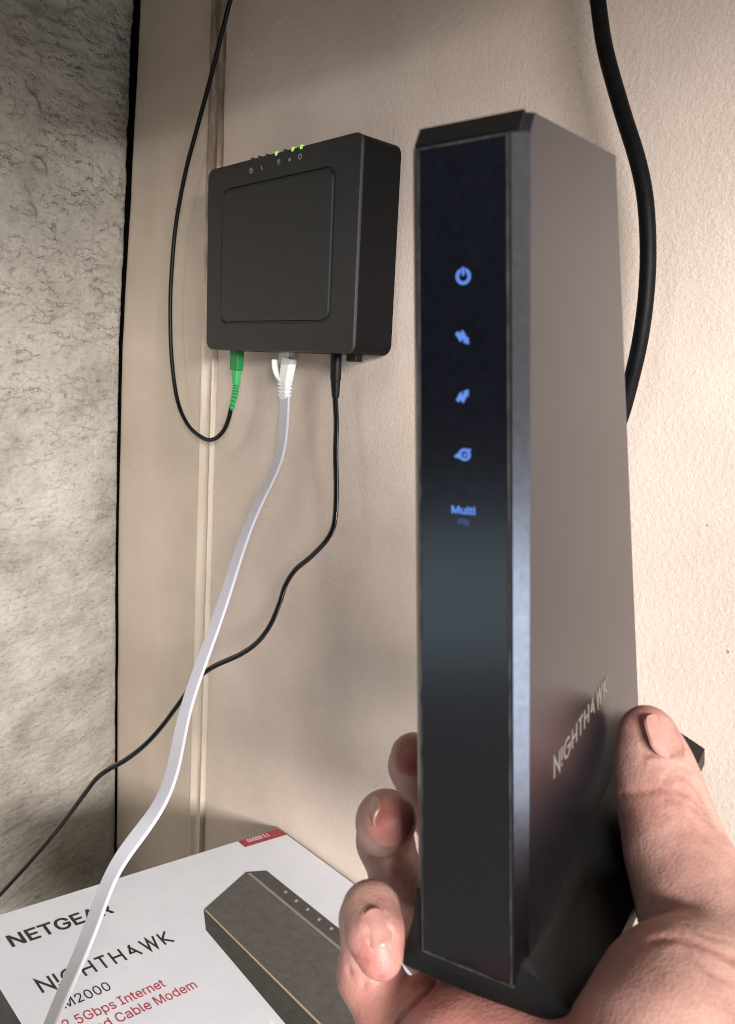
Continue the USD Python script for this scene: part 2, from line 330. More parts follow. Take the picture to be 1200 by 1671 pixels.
# ------------------------------------------------------------------ the rough concrete wall on the left
def concrete():
    ny, nz = 250, 760
    zs = np.linspace(ZB, ZT, nz); F = np.zeros((nz, ny, 3))
    edge = np.interp(zs, CZ, CX) - np.interp(zs, [ZB, -.75, -.39, -.145, .04, .2, ZT], [.0007, .0007, .0010, .0036, .0080, .0105, .011])
    gap = np.full(nz, .0006)
    s = np.r_[np.linspace(0, .215, ny - 24), np.linspace(.22, .62, 24)]
    for i, z in enumerate(zs):
        gz = gap[i] + .0030 * (meshkit.fbm(np.array([[z * 38, 2., 1.]]), 5, 4)[0] - .5) * float(np.interp(z, [-.25, .05], [.3, 1.3]))
        y = -gz - s
        P = np.stack([np.full(ny, 0.), y * 30, np.full(ny, z * 75 - y * 14)], 1)
        rough = .0038 * (meshkit.fbm(P, 4, 11) - .5) + .0030 * (meshkit.fbm(np.stack([P[:, 0], y * 120, np.full(ny, z * 230 + 3) - y * 40], 1), 3, 5) - .5)
        rough += -.0014 * np.clip(1 - np.abs(meshkit.fbm(np.stack([P[:, 0] + 4, y * 22, z * 60 - y * 12], 1), 3, 8) - .5) * 16, 0, 1)
        rough *= 0.55 + .75 * np.clip((z + .35) / .5, 0, 1)
        big = .006 * (meshkit.fbm(np.stack([P[:, 0], y * 6, np.full(ny, z * 6)], 1), 2, 17) - .5)
        e = np.exp(-s / .004)
        F[i] = np.stack([edge[i] + (rough + big) * (1 - .6 * np.exp(-s / .006)) - .002 * e, y, np.full(ny, z)], 1)
    for (px, py, r, h) in ((50, 166, .0062, .013), (66, 272, .0062, .013), (52, 342, .0062, .013), (45, 315, .0055, .004), (60, 95, .004, .003), (190, 150, .006, .004), (95, 45, .004, .003)):
        c = on(px, py, (1, 0, 0), -.222)
        dz = F[..., 2] - c[2] + .35 * (F[..., 1] - c[1])
        d2 = ((F[..., 1] - c[1]) / (r * 1.15)) ** 2 + (dz / np.where(dz < 0, r * .55, r * 1.35)) ** 2
        F[..., 0] += h * np.exp(-d2 ** 1.3 * 1.1)
    v = F.reshape(-1, 3); I = np.arange(nz * ny).reshape(nz, ny)
    q = np.stack([I[:-1, :-1], I[1:, :-1], I[1:, 1:], I[:-1, 1:]], -1).reshape(-1, 4)
    back = v.copy(); back[:, 0] = -.40; o = len(v)
    rim = lambda a: np.stack([a[:-1], a[1:], a[1:] + o, a[:-1] + o], 1)
    qs = np.vstack([q, q[:, ::-1] + o, rim(I[:, 0])[:, ::-1], rim(I[:, -1]), rim(I[0]), rim(I[-1])[:, ::-1]])
    tm = trimesh.Trimesh(np.vstack([v, back]), np.vstack([qs[:, [0, 1, 2]], qs[:, [0, 2, 3]]]), process=False)
    if tm.volume < 0: tm.invert()
    return tm
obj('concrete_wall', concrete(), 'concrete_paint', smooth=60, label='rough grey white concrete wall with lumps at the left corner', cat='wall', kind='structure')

# ------------------------------------------------------------------ ledge under the carton, soffit and added shade blocks above
P1 = np.array([0.0710, -.003, -0.59976])
BU = np.array([0.99751, -0.0699, 0.0])                 # along the carton, away from the corner
BV = np.array([0., -0.99066, 0.13639])                 # across the carton, away from the wall
BU = BU - BV * (BU @ BV); BU /= np.linalg.norm(BU)
BN = np.cross(BV, BU); BN = BN if BN[2] > 0 else -BN
BM = np.stack([BU, BV, BN], 1)
TH = .095
obj('footing', xf(boxm((.03, .004, -TH - .26), (.9, .25, -TH - .0005)), BM, P1), 'ledge_concrete', label='sloping concrete footing under the carton', cat='footing', kind='structure')
def shade_prism(x0, x1, zw, zo, y=-.26):
    m = trimesh.Trimesh([(x, *p) for x in (x0, x1) for p in ((-.0025, zw), (y, zo), (y, .40), (-.0025, .40))],
                        [(0, 1, 2), (0, 2, 3), (4, 6, 5), (4, 7, 6), (0, 4, 5), (0, 5, 1), (1, 5, 6), (1, 6, 2), (2, 6, 7), (2, 7, 3), (3, 7, 4), (3, 4, 0)], process=False)
    if m.volume < 0: m.invert()
    return m
obj('shade_block', cat_meshes([shade_prism(.155, .57, .150, .060), shade_prism(-.34, .1545, .275, .195)]), 'soffit_wood', kind='structure', label='added block on the wall above that shades its top', cat='shade_block')  # unseen blocks added to shade the upper wall
obj('shade_block', boxm((1.0, -1.5, .07), (1.08, .0, .42)), 'soffit_wood', kind='structure', label='added block to the right that shades the top of the wall', cat='shade_block')  # unseen, added to keep the key lamp off the upper wall
obj('ground', boxm((-1.2, -6, -1.02), (6, .0, -.96)), 'ledge_concrete', kind='structure', label='concrete floor', cat='floor')
obj('ceiling', boxm((-.7, -.75, .42), (1.4, .03, .46)), 'soffit_wood', kind='structure', label='boarded underside of the roof above the wall', cat='ceiling')

# ------------------------------------------------------------------ carton
ctn = thing('product_carton', 'white printed modem carton lying in the corner below the white cable', 'box')
BL, BW = .315, .2855
def uvp(u, v): return u, v
obj('carton_body', xf(loft([np.c_[rrect(0, BL, 0, BW, .0012, 3), np.full(12, h)] for h in (-TH, -.0006)]), BM, P1), 'carton_side', ctn)
obj('front_panel', xf(loft([np.c_[rrect(.0003, BL - .0003, .0003, BW - .0003, .0012, 3), np.full(12, h)] for h in (-.0006, 0)]), BM, P1), 'carton_white', ctn)
def skew(u, v):                                        # plane coordinates (x from the carton corner along the wall, v) -> carton frame
    p = np.array([u, 0, 0]) + v * np.array([0, -0.99066, 0.13639]); return np.array([p @ BU, p @ BV])
def flat(name, pts, lift, material, parent=ctn, label=None):
    g = Polygon([tuple(skew(*p)) for p in pts]).buffer(0).intersection(sbox(.0005, .0005, BL - .0006, BW - .0006))
    m = extr(g, .00008); m.apply_translation([0, 0, lift]); return obj(name, xf(m, BM, P1), material, parent, label=label)
def print_text(name, mesh, u, v, material, lift=.00006, parent=ctn):   # baseline starts at (u,v), reads towards the wall
    # text x axis -> -v, text y axis -> -u
    vv = np.array([skew(u - y, v - x) for x, y in mesh.vertices[:, :2]])
    m2 = mesh.copy(); m2.vertices = np.c_[vv, mesh.vertices[:, 2] + lift]
    mm = xf(m2, BM, P1)
    if mm.volume < 0: mm.invert()
    return obj(name, mm, material, parent)
print_text('brand_lettering', fit_text('NETGEAR', .0128, .0755, bold=True), .0388, .2650, 'ink_black')
print_text('product_lettering', nighthawk(.0132, .0970, w=.14), .0915, .2655, 'ink_black')
print_text('model_lettering', fit_text('CM2000', .0084, .0385), .1118, .2662, 'ink_black')
print_text('speed_lettering', fit_text('2.5Gbps Internet', .0080, .0690), .1283, .2660, 'ink_red')
print_text('kind_lettering', fit_text('Speed Cable Modem', .0080, .0870), .1408, .2670, 'ink_red')
flat('red_tab', [(-.008, .0484), (.0118, .0484), (.0132, -.004), (-.008, -.004)], .00003, 'red_tab')
print_text('tab_lettering', fit_text('DOCSIS 3.1', .0048, .0245), .0070, .0405, 'ink_white', .00014)
fo = [(.0708, .1306), (.0450, .0715), (.0522, .0546), (.32, .0525), (.32, .1346), (.0925, .1426)]
flat('printed_modem_side', [(.0708, .1306), (.0480, .0725), (.32, .0715), (.32, .152), (.202, .1512), (.0925, .1426)], .00003, 'print_modem_side')
flat('printed_modem_front', [(.0708, .1306), (.0450, .0715), (.0480, .0690), (.32, .0680), (.32, .1345), (.215, .1321)], .00013, 'print_modem_face')
flat('printed_modem_top', [(.0450, .0715), (.0522, .0546), (.32, .0520), (.32, .0690), (.0485, .0705)], .00023, 'print_modem_top')
flat('printed_edge', [(.0472, .0716), (.0484, .0688), (.32, .0672), (.32, .0696)], .00033, 'print_line_light')
flat('printed_edge', [(.0712, .1306), (.0720, .1292), (.32, .1332), (.32, .1352)], .00033, 'print_line_gold')
flat('printed_pale_patch', [(.19, .1560), (.24, .1560), (.30, .2000), (.22, .19)], .00003, 'print_pale')  # paler patch of the print
for u, v in ((.0856, .0600), (.0999, .0601), (.1137, .0594), (.1287, .0600), (.1424, .0592)):
    flat('printed_icon', [(u - .0018, v - .0016), (u + .0006, v - .0020), (u + .0018, v + .0012), (u - .0004, v + .0018)], .00033, 'print_icon')
print_text('printed_lettering', nighthawk(.0045, .040, w=.16), .2235, .1070, 'print_line_gold', .00025)

# ------------------------------------------------------------------ wall box (optical terminal)
ont = thing('optical_terminal', 'black plastic fibre terminal box mounted on the painted wall', 'network box')
W, H, Y0, Y1 = .191, .150, -.045, -.004
ringsb = []
for y, ins, r in ((Y1, .0015, .007), (Y1 - .0015, 0, .0085), (Y0 + .0016, 0, .0075), (Y0 + .0005, .0005, .0075), (Y0, .0017, .0068)):
    ringsb.append([(x, y, z) for x, z in rrect(0 + ins, W - ins, -H + ins, -ins, r)])
obj('back_shell', loft(ringsb[:2] + [[(x, Y0 + .0030, z) for x, _, z in ringsb[1]]]), 'ont_shell', ont, smooth=35)
x0, x1, z0, z1 = .0222, .1650, -.1280, -.0190
grv = []
for ins, dy in ((-.0004, 0), (0, .0017), (.0016, .0017), (.0021, -.0006), (.0033, -.0013)):
    grv.append([(x, Y0 + dy, z) for x, z in rrect(x0 + ins, x1 - ins, z0 + ins, z1 - ins, .0085)])
obj('front_cover', loft([[(x, Y0 + .0029, z) for x, _, z in ringsb[2]]] + ringsb[2:] + grv), 'ont_plastic', ont, smooth=25)
for k, (x, lit) in enumerate(((.0640, 0), (.0735, 0), (.0835, 0), (.0955, 1), (.1060, 0), (.1157, 1), (.1258, 1))):
    obj('indicator', loft([[(a, y, b) for a, b in rrect(x - .0014, x + .0014, -.0024, .0006, .0005, 3)] for y in (Y0 + .009, Y0 - .0002)]), 'led_green' if lit else 'led_off', ont,
        label='lit green indicator' if lit else 'unlit indicator')
def icon(name, geom, c, s, mtl, parent, M, o, lift=0.0):
    g = affinity.scale(geom, s, s, origin=(0, 0)); m = extr(g, .0002); m.apply_translation([c[0], c[1], lift]); return obj(name, xf(m, M, o), mtl, parent)
ring = Point(0, 0).buffer(1).difference(Point(0, 0).buffer(.62))
def power(): return unary_union([ring.difference(sbox(-.32, .2, .32, 1.2)), sbox(-.14, .1, .14, 1.12)])
hand_set = unary_union([stroke([(-.5, .8), (-.55, .1), (0, -.7), (.6, -.8)], .36)])
pc = unary_union([sbox(-.8, -.2, .8, .9).difference(sbox(-.5, .1, .5, .6)), sbox(-.5, -.8, .5, -.5)])
dotg = Point(0, 0).buffer(.62)
OM = np.array([[1., 0, 0], [0, 0, 1], [0, 1, 0]]).T      # local x right, y up, z out of the face (towards -y)
OM = np.stack([[1, 0, 0], [0, 0, 1], [0, -1, 0]], 1).astype(float)
for g, x, z in ((power(), .0632, -.0090), (hand_set, .0778, -.0086), (pc, .0990, -.0078), (dotg, .1123, -.0078), (ring, .1247, -.0074)):
    icon('symbol', g, (x, z), .0021, 'print_grey', ont, OM, np.array([0, Y0, 0]), .0)
obj('reset_button', loft([[(a, b, z) for a, b in rrect(.1668, .1772, -.029, -.021, .001, 3)] for z in (-.1555, -.1495)]), 'black_plastic', ont)

# ------------------------------------------------------------------ fibre cable with green connector
def frustum_box(p, q, wa, wb, da, db, depth_dir=(0, 1, 0), r=.25):   # tapered rounded block from p to q, width in the wall plane, depth along depth_dir
    p, q = np.array(p, float), np.array(q, float); t = (q - p) / np.linalg.norm(q - p); dd = np.array(depth_dir, float); dd -= t * (dd @ t); dd /= np.linalg.norm(dd); a = np.cross(dd, t)
    rings = []
    for k, s in ((0, 1), (1, 1)):
        w, d = (wa, da) if k == 0 else (wb, db); c = p if k == 0 else q
        for ins, off in (((.12, 0), (0, .08)) if k == 0 else ((0, -.08), (.12, 0))):
            o2 = rrect(-w / 2 * (1 - ins), w / 2 * (1 - ins), -d / 2 * (1 - ins), d / 2 * (1 - ins), r * min(w, d), 4)
            rings.append(c + t * off * np.linalg.norm(q - p) * (1 if True else 1) + o2[:, :1] * a + o2[:, 1:] * dd)
    return loft(rings)
YC = -.025
fib = thing('fibre_cable', 'thin black fibre cable with green connector looping beside the terminal box', 'cable')
pts = [(392, -60, .012), (376, 0, .013), (360, 62, .014), (343, 130, .015), (320, 215, .016), (303, 280, .016), (288, 360, .016), (281, 430, .0165), (278, 500, .0165), (280, 580, .017), (289, 650, .018), (306, 692, .021), (330, 714, .024), (348, 717, .025), (364, 704, .025), (373, 684, .025), (378, 662, .025)]
path = spline([np.array((.03, -.012, .30)), np.array((.017, -.012, .225))] + [wallp(*p) for p in pts], 14)
obj('cable_jacket', sweep(path, ellipse(.0020, .0020, 12), (0, 1, .02)), 'cable_black', fib, smooth=60)
c0, c1, c2, c3 = np.array([.0195, YC, -.1485]), np.array([.0192, YC, -.1672]), np.array([.0192, YC, -.1785]), wallp(377.5, 668, .025)
obj('connector_body', frustum_box(c0, c1, .0122, .0118, .0072, .0070, r=.12), 'green_plastic', fib, smooth=30)
obj('connector_neck', frustum_box(c1 + [0, 0, .001], c2 + [-.0003, 0, -.001], .0075, .0070, .0056, .0052), 'boot_green', fib, smooth=30)
bp = spline([c2, c2 * .6 + c3 * .4 + [.0012, 0, 0], c3], 8)
for k in range(8):
    a, b = bp[2 * k], bp[2 * k + 1]
    b2 = a + (b - a) * 1.15; w = .0066 - .00022 * k
    obj('boot_rib', frustum_box(a, b2, w, w * .96, w * .8, w * .8), 'boot_green', fib)
obj('boot_core', sweep(bp, ellipse(.0021, .0021, 10), (0, 1, 0), scale=np.linspace(1, .9, len(bp))), 'green_plastic', fib, smooth=60)
stripe = []
# ------------------------------------------------------------------ white flat network cable
eth = thing('network_cable', 'white flat network cable running from the terminal box over the carton', 'cable')
ex = .0885
obj('plug_shell', loft([[(a, b, z) for a, b in rrect(ex - .0015, ex + .0130, -.031, -.020, .0008, 3)] for z in (-.1595, -.1485)]), 'clear_plastic', eth)
obj('plug_contact', loft([[(a, b, z) for a, b in rrect(ex + .0005, ex + .0105, -.0245, -.0225, .0004, 3)] for z in (-.157, -.1485)]), 'port_metal', eth)
obj('plug_body', frustum_box((ex + .0062, -.0255, -.1545), (ex + .0018, -.0255, -.1745), .0125, .0115, .0085, .0078), 'white_plastic', eth, smooth=30)
arm = spline([(ex - .0095, -.0285, -.1565), (ex - .0088, -.0285, -.1630), (ex - .0060, -.028, -.1690), (ex - .001, -.027, -.1735)], 8)
obj('latch_arm', sweep(arm, ellipse(.0022, .0030, 10), (0, 1, 0)), 'white_plastic', eth, smooth=60)
for k in range(4):
    z = -.1752 - .0030 * k; w = .0125 - .0006 * k
    obj('strain_rib', frustum_box((ex + .0012, -.0255, z), (ex + .0012, -.0255, z - .0019), w, w, .0075, .0075), 'white_plastic', eth, smooth=30)
obj('strain_core', frustum_box((ex + .0012, -.0255, -.1740), (ex + .0012, -.0255, -.1885), .0100, .0092, .0055, .0050), 'white_plastic', eth)
wp = [((466, 636), .0255), ((464, 690), .030), ((460, 740), .040), ((448, 772), .052), ((424, 815), .068), ((402, 865), .085), ((384, 920), .10), ((366, 980), .115), ((343, 1045), .130), ((318, 1110), .145), ((300, 1165), .160), ((291, 1215), .172), ((282, 1268), .186), ((262, 1316), .20), ((228, 1360), .215), ((194, 1402), .228), ((172, 1448), .24), ((155, 1500), .253), ((131, 1560), .268), ((100, 1630), .286), ((66, 1710), .306), ((40, 1780), .325)]
C0 = [wallp(*p, .0255 + (o - .0255) * 1.05) for p, o in wp] + [np.array(p) for p in ((.365, -.372, -.462), (.388, -.402, -.53), (.400, -.420, -.68), (.405, -.43, -.955))]
from scipy.ndimage import gaussian_filter1d
path = gaussian_filter1d(spline(C0, 10), 7, axis=0, mode='nearest')
npt = len(path)
# the wide face turns from the wall's normal towards the camera's left
tt = np.minimum(1, np.linspace(0, 25 / 21, npt))
upv = []
for i, p in enumerate(path):
    view = CAM - p; view /= np.linalg.norm(view)
    base = np.array([-.15, -.97, .12]) * (1 - min(1, tt[i] * 2)) + (np.array([-.10, -.83, .50]) * (1 - max(0, tt[i] * 2.2 - 1.2)) + np.array([.06, -.72, .62]) * max(0, tt[i] * 2.2 - 1.2)) * min(1, tt[i] * 2)
    upv.append(base)
WSEC = rrect(-.0068, .0068, -.0012, .0012, .0009, 4)
obj('cable_ribbon', sweep(path, WSEC, np.array(upv)), 'white_cable', eth, smooth=40)

# ------------------------------------------------------------------ black power cord
pw = thing('power_cord', 'thin black power cord from the terminal box sagging behind the white cable', 'cable')
px0 = np.array([.1513, YC, -.1490])
obj('plug_barrel', frustum_box(px0, px0 + [.0005, 0, -.0225], .0092, .0088, .0075, .0072, r=.45), 'black_plastic', pw, smooth=40)
obj('plug_boot', frustum_box(px0 + [.0005, 0, -.0220], px0 + [.0012, 0, -.0345], .0078, .0060, .0064, .0052, r=.45), 'black_plastic', pw, smooth=40)
cp = [((547, 645), .0250), ((549, 690), .027), ((548, 740), .030), ((549, 800), .033), ((546, 852), .037), ((534, 880), .041), ((508, 908), .046), ((482, 930), .052), ((466, 955), .057), ((456, 985), .062), ((441, 1020), .068), ((420, 1048), .074), ((392, 1068), .080), ((352, 1086), .088), ((326, 1104), .096), ((305, 1130), .103), ((287, 1155), .110), ((262, 1188), .120), ((236, 1216), .131), ((205, 1240), .142), ((178, 1255), .150), ((158, 1270), .157), ((142, 1290), .163), ((112, 1330), .175), ((80, 1370), .188), ((40, 1416), .203), ((-4, 1464), .219), ((-50, 1515), .236)]
path = spline([wallp(*p, o) for p, o in cp] + [np.array(p) for p in ((-.12, -.27, -.76), (-.14, -.32, -.87), (-.15, -.40, -.952))], 8)
obj('cord_jacket', sweep(path, np.vstack([ellipse(.0024, .0016, 16)]), (0.1, -.8, .55)), 'cord_black', pw, smooth=60)

# ------------------------------------------------------------------ thick cable on the right
tk = [(968, -60), (976, 0), (988, 80), (1014, 175), (1041, 262), (1054, 330), (1058, 410), (1055, 480), (1046, 550), (1033, 610), (1014, 680), (985, 760)]
path = spline([np.array((.333, -.016, .22)), np.array((.336, -.016, .15))] + [wallp(x, y, .016 + .006 * math.sin((y + 60) / 260)) for x, y in tk], 12)
th = obj('thick_cable', sweep(path, ellipse(.0044, .0044, 20), (0, 1, 0.01)), 'thick_cable_rubber', smooth=60, label='thick black rubber cable bowed on the wall behind the modem', cat='cable')

# ------------------------------------------------------------------ the modem held in the hand
MM = np.array([[0.96554217, -0.25875903, -0.0277864], [0.25354013, 0.95936581, -0.12383317], [0.05870028, 0.11252118, 0.99191394]])
MO = np.array([0.47509122, -0.29262539, -0.10548305])
mo = thing('cable_modem', 'tall dark grey cable modem with blue lights held in the hand', 'modem')
HB = .235
def k_(h): return h / HB
XL, XP, XS = (lambda h: -.0102 * k_(h)), (lambda h: .0232 - .0030 * k_(h)), (lambda h: .0264 - .0030 * k_(h))
DP = lambda h: .0835 + .0707 * k_(h)
CD = .0044
def plan(h, ins=0.0, front=0.0):           # outline, counterclockwise seen from above
    xl, xp, xs, d = XL(h), XP(h), XS(h), DP(h)
    xq = xl - .0032
    return [(xl + ins, 0 + front), (xp - ins, 0 + front), (xs - ins, CD + front), (xs - ins, d - .004 - ins), (xs - .003 - ins, d - ins), (xq + .003 + ins, d - ins), (xq + ins, d - .004 - ins), (xq + ins, CD + front)]
rings = [[(x, y, -h) for x, y in plan(h, i, f)] for h, i, f in ((-.0016, .0002, .0030), (-.0013, 0, .0026), (.0026, 0, 0), (.12, 0, 0), (HB - .004, 0, 0), (HB, 0.0, 0.0))]
body = loft(rings)
obj('shell', xf(body, MM, MO), 'modem_shell', mo)
# chamfer strip: a lighter satin band laid on the right front chamfer
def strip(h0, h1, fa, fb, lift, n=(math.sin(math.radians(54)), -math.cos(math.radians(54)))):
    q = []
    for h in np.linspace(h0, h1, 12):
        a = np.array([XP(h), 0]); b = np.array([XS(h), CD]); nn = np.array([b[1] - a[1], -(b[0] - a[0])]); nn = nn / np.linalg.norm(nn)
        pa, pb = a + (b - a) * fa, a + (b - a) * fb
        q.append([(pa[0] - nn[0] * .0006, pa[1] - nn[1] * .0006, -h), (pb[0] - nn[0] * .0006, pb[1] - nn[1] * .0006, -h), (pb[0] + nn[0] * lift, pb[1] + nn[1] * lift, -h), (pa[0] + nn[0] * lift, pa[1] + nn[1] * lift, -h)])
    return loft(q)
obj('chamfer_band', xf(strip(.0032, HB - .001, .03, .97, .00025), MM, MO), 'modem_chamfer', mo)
bev = []
for h, y in ((.0028, -.0002), (-.0015, .0029)):
    bev.append([(XL(h) - .0004, y + .0004, -h), (XS(h) - .0008, y + .0004, -h), (XS(h) - .0008, y - .0002, -h + .0002), (XL(h) - .0004, y - .0002, -h + .0002)])
obj('top_bevel', xf(loft(bev), MM, MO), 'bevel_dark', mo)
def front_slab(x0f, x1f, h0, h1, y0, y1, r=.0006):
    q = []
    for h in np.linspace(h0, h1, 12):
        a, b = x0f(h), x1f(h); q.append([(a, y1, -h), (b, y1, -h), (b, y0, -h), (a, y0, -h)])
    return loft(q)
obj('front_panel', xf(front_slab(lambda h: XL(h) + .0011, lambda h: XP(h) - .0010, .0037, HB - .0012, -.00035, .001), MM, MO), 'modem_front', mo)
for a, b in ((lambda h: XL(h) + .0005, lambda h: XL(h) + .0009), (lambda h: XP(h) - .0008, lambda h: XP(h) - .0004)):
    obj('worn_rim', xf(front_slab(a, b, .0032, HB - .0008, -.00055, .001), MM, MO), 'worn_edge', mo)
obj('worn_rim', xf(front_slab(lambda h: XL(h) + .0010, lambda h: XP(h) - .0009, .0032, .0036, -.0005, .001), MM, MO), 'worn_edge', mo)
obj('worn_rim', xf(front_slab(lambda h: XL(h) + .0004, lambda h: XP(h) + .0004, HB - .0010, HB - .0002, -.0006, .001), MM, MO), 'worn_edge', mo)
# lit symbols on the front
FM = MM @ np.stack([[1, 0, 0], [0, 0, 1], [0, -1, 0]], 1)
def micon(name, g, x, z, s, mtl='led_blue', sx=1.0):
    g = affinity.scale(g, s * sx, s, origin=(0, 0)); m = extr(g, .0003); m.apply_translation([x, z, .0003]); return obj(name, xf(m, FM, MO), mtl, mo)
micon('power_light', power(), .0111, -.0328, .0019)
arrow = unary_union([stroke([(-1.05, .85), (-.45, -.10), (-.02, .62), (.62, -.55)], .55).buffer(.08), Polygon([(1.1, -1.15), (.05, -.85), (1.0, .10)])])
micon('down_light', arrow, .0105, -.0470, .0014)
micon('up_light', affinity.scale(arrow, 1, -1, origin=(0, 0)), .0101, -.0611, .0014)
globe = unary_union([Point(.15, 0).buffer(1).difference(Point(.15, 0).buffer(.55)), Point(.2, -.05).buffer(.25), Polygon([(-1.75, -.4), (-.6, .55), (-.4, -.75)]), Polygon([(.5, .85), (1.25, 1.0), (.95, .2)])])
micon('internet_light', globe, .0098, -.0758, .0016)
def mtext(name, txt, h, w, x, z, mtl):
    t = fit_text(txt, h, w, .0003, bold=True); t.apply_translation([x - w / 2, z - h / 2, .0003]); return obj(name, xf(t, FM, MO), mtl, mo)
mtext('speed_light', 'Multi', .0019, .0066, .0092, -.0903, 'led_blue')
mtext('speed_light', 'Gig', .0013, .0030, .0091, -.0932, 'led_blue_dim')
# side lettering
t = nighthawk(.0067, .0612, .0002, w=.15)
SMx = MM @ np.stack([[0, 1, 0], [0, 0, 1], [1, 0, 0]], 1)
t.apply_translation([.0254, -.1792, XS(.1792) + .00012]); obj('side_lettering', xf(t, SMx, MO), 'gold_print', mo)
# flared foot
def foot():
    def ringz(z, l0, r0, l1, r1, yf, yb):
        return [(l0, yf, z), (r0, yf, z), (r1, yb, z), (l1, yb, z)]
    xl, xs = XL(.222) - .0030, XS(.222)
    R = [[(xl, .0035, -.216), (xs, .0035, -.2262), (xs, .1530, -.2205), (xl, .1530, -.214)],
         [(xl - .001, .0015, -.226), (xs + .004, .0015, -.2300), (xs + .012, .1545, -.2255), (xl - .004, .1545, -.224)],
         [(-.0168, -.0002, -.2385), (.0405, -.0002, -.2375), (.0498, .1550, -.2335), (-.028, .1550, -.2335)],
         [(-.0170, -.0004, -.2432), (.0408, -.0004, -.2432), (.0500, .1552, -.2410), (-.0282, .1552, -.2410)]]
    return loft(R)
obj('foot', xf(foot(), MM, MO), 'foot_plastic', mo)

# ------------------------------------------------------------------ the hand
def cone_sdf(P, a, b, ra, rb):
    ab = b - a; t = np.clip(((P - a) @ ab) / (ab @ ab), 0, 1)
    return np.linalg.norm(P - (a + t[:, None] * ab), axis=1) - (ra + (rb - ra) * t)
def smin(a, b, k):
    h = np.clip(.5 + .5 * (b - a) / k, 0, 1); return b + (a - b) * h - k * h * (1 - h)
def J(x, y, d, rpx): return (at(x, y, d), rpx * d / FPX)
thumb = [J(1056, 1192, .292, 40), J(1066, 1240, .288, 50), J(1082, 1310, .281, 62), J(1108, 1400, .268, 74), J(1150, 1500, .252, 92), J(1205, 1600, .235, 120)]
thenar = [J(1205, 1560, .240, 100), J(1120, 1640, .222, 110), J(1110, 1720, .212, 150), J(1230, 1880, .20, 190)]
palm_ch = [J(1120, 1800, .225, 150), J(900, 1800, .232, 135), J(760, 1740, .242, 105), J(712, 1672, .258, 78)]
palm2 = [J(1150, 1700, .262, 110), J(980, 1680, .275, 95), J(820, 1660, .285, 90)]
pinky = [J(720, 1725, .247, 76), J(648, 1672, .262, 58), J(602, 1590, .272, 48), J(602, 1500, .269, 44), J(606, 1488, .259, 44), J(613, 1525, .250, 43), J(622, 1562, .246, 35)]
ring_f = [J(800, 1650, .285, 70), J(700, 1530, .300, 52), J(652, 1440, .311, 43), J(628, 1372, .312, 43), J(630, 1340, .302, 45), J(637, 1336, .291, 44)]
mid_f = [J(840, 1600, .315, 58), J(760, 1420, .335, 46), J(698, 1300, .345, 42), J(676, 1250, .342, 39), J(676, 1234, .332, 38)]
chains = [(thumb, .010), (thenar, .012), (palm_ch, .014), (palm2, .012), (pinky, .0045), (ring_f, .0045), (mid_f, .0045)]
chains = [([(p, r) for p, r in c], k) for c, k in chains]
def hand_sdf(P):
    D = []
    for c, k in chains:
        d = None
        for (a, ra), (b, rb) in zip(c[:-1], c[1:]):
            e = cone_sdf(P, a, b, ra, rb); d = e if d is None else smin(d, e, k)
        D.append(d)
    t = smin(D[1], D[2], .012); t = smin(t, D[3], .010)
    t = smin(t, D[0], .0035)
    for q, k in ((D[4], .003), (D[5], .002), (D[6], .002)): t = smin(t, q, k)
    return t
def build_hand():
    parts = []
    for c, k in chains:
        for (a, ra), (b, rb) in zip(c[:-1], c[1:]):
            parts.append(mf.Manifold.batch_hull([mf.Manifold.sphere(ra * .98, 24).translate(a), mf.Manifold.sphere(rb * .98, 24).translate(b)]))
    u = mf.Manifold.batch_boolean(parts, mf.OpType.Add).refine_to_length(.0016)
    tm = trimesh.Trimesh(*meshkit.arrays(u)[:2], process=True)
    trimesh.smoothing.filter_taubin(tm, iterations=6)
    for it in range(5):
        P = tm.vertices.copy(); e = 2e-4
        d = hand_sdf(P)
        G = np.stack([hand_sdf(P + np.eye(3)[i] * e) - d for i in range(3)], 1) / e
        G /= np.maximum(np.linalg.norm(G, axis=1, keepdims=True), .3)
        tm.vertices = P - .8 * d[:, None] * G
        if it == 2: trimesh.smoothing.filter_taubin(tm, iterations=4)
    trimesh.smoothing.filter_taubin(tm, iterations=8)
    return tm
hand = thing('hand', 'right hand holding up the dark grey modem, thumb pressed to its side', 'person')
skin = build_hand()
V = skin.vertices.copy(); N = skin.vertex_normals.copy()
rel = V - CAM; dep = rel @ FWD; pix = np.stack([600 + FPX * (rel @ RIGHT) / dep, 835.5 + FPX * (rel @ DOWN) / dep], 1)
def surf(x, y):                        # the skin point seen there
    d = np.hypot(pix[:, 0] - x, pix[:, 1] - y); c = np.where(d < 9)[0]
    return V[c[np.argmin(dep[c])]] if len(c) else at(x, y, .26)
folds = []
def fold(pts, depth, w, dark=.6):
    P = spline([surf(*p) for p in pts], 10); folds.append((P, depth, w, dark))
fold([(1008, 1298), (1040, 1290), (1075, 1280)], .0007, .0009)
fold([(1085, 1268), (1115, 1262), (1140, 1282), (1150, 1300)], .0007, .0008, .4)
fold([(1080, 1282), (1120, 1290), (1160, 1322)], .0006, .0007, .4)
fold([(1085, 1296), (1125, 1310), (1165, 1342)], .0005, .0007, .35)
fold([(1090, 1254), (1112, 1246), (1128, 1254)], .0005, .0007, .3)
fold([(1085, 1322), (1120, 1335), (1150, 1362)], .0003, .0007, .25)
fold([(1062, 1530), (1100, 1522), (1140, 1532), (1200, 1562)], .0008, .0013, .7)
fold([(1110, 1500), (1150, 1520), (1195, 1530)], .0003, .0009, .4)
fold([(1120, 1550), (1150, 1575), (1185, 1590)], .0005, .0009, .35)
fold([(640, 1668), (668, 1636), (695, 1608), (708, 1592)], .0016, .0012, .9)
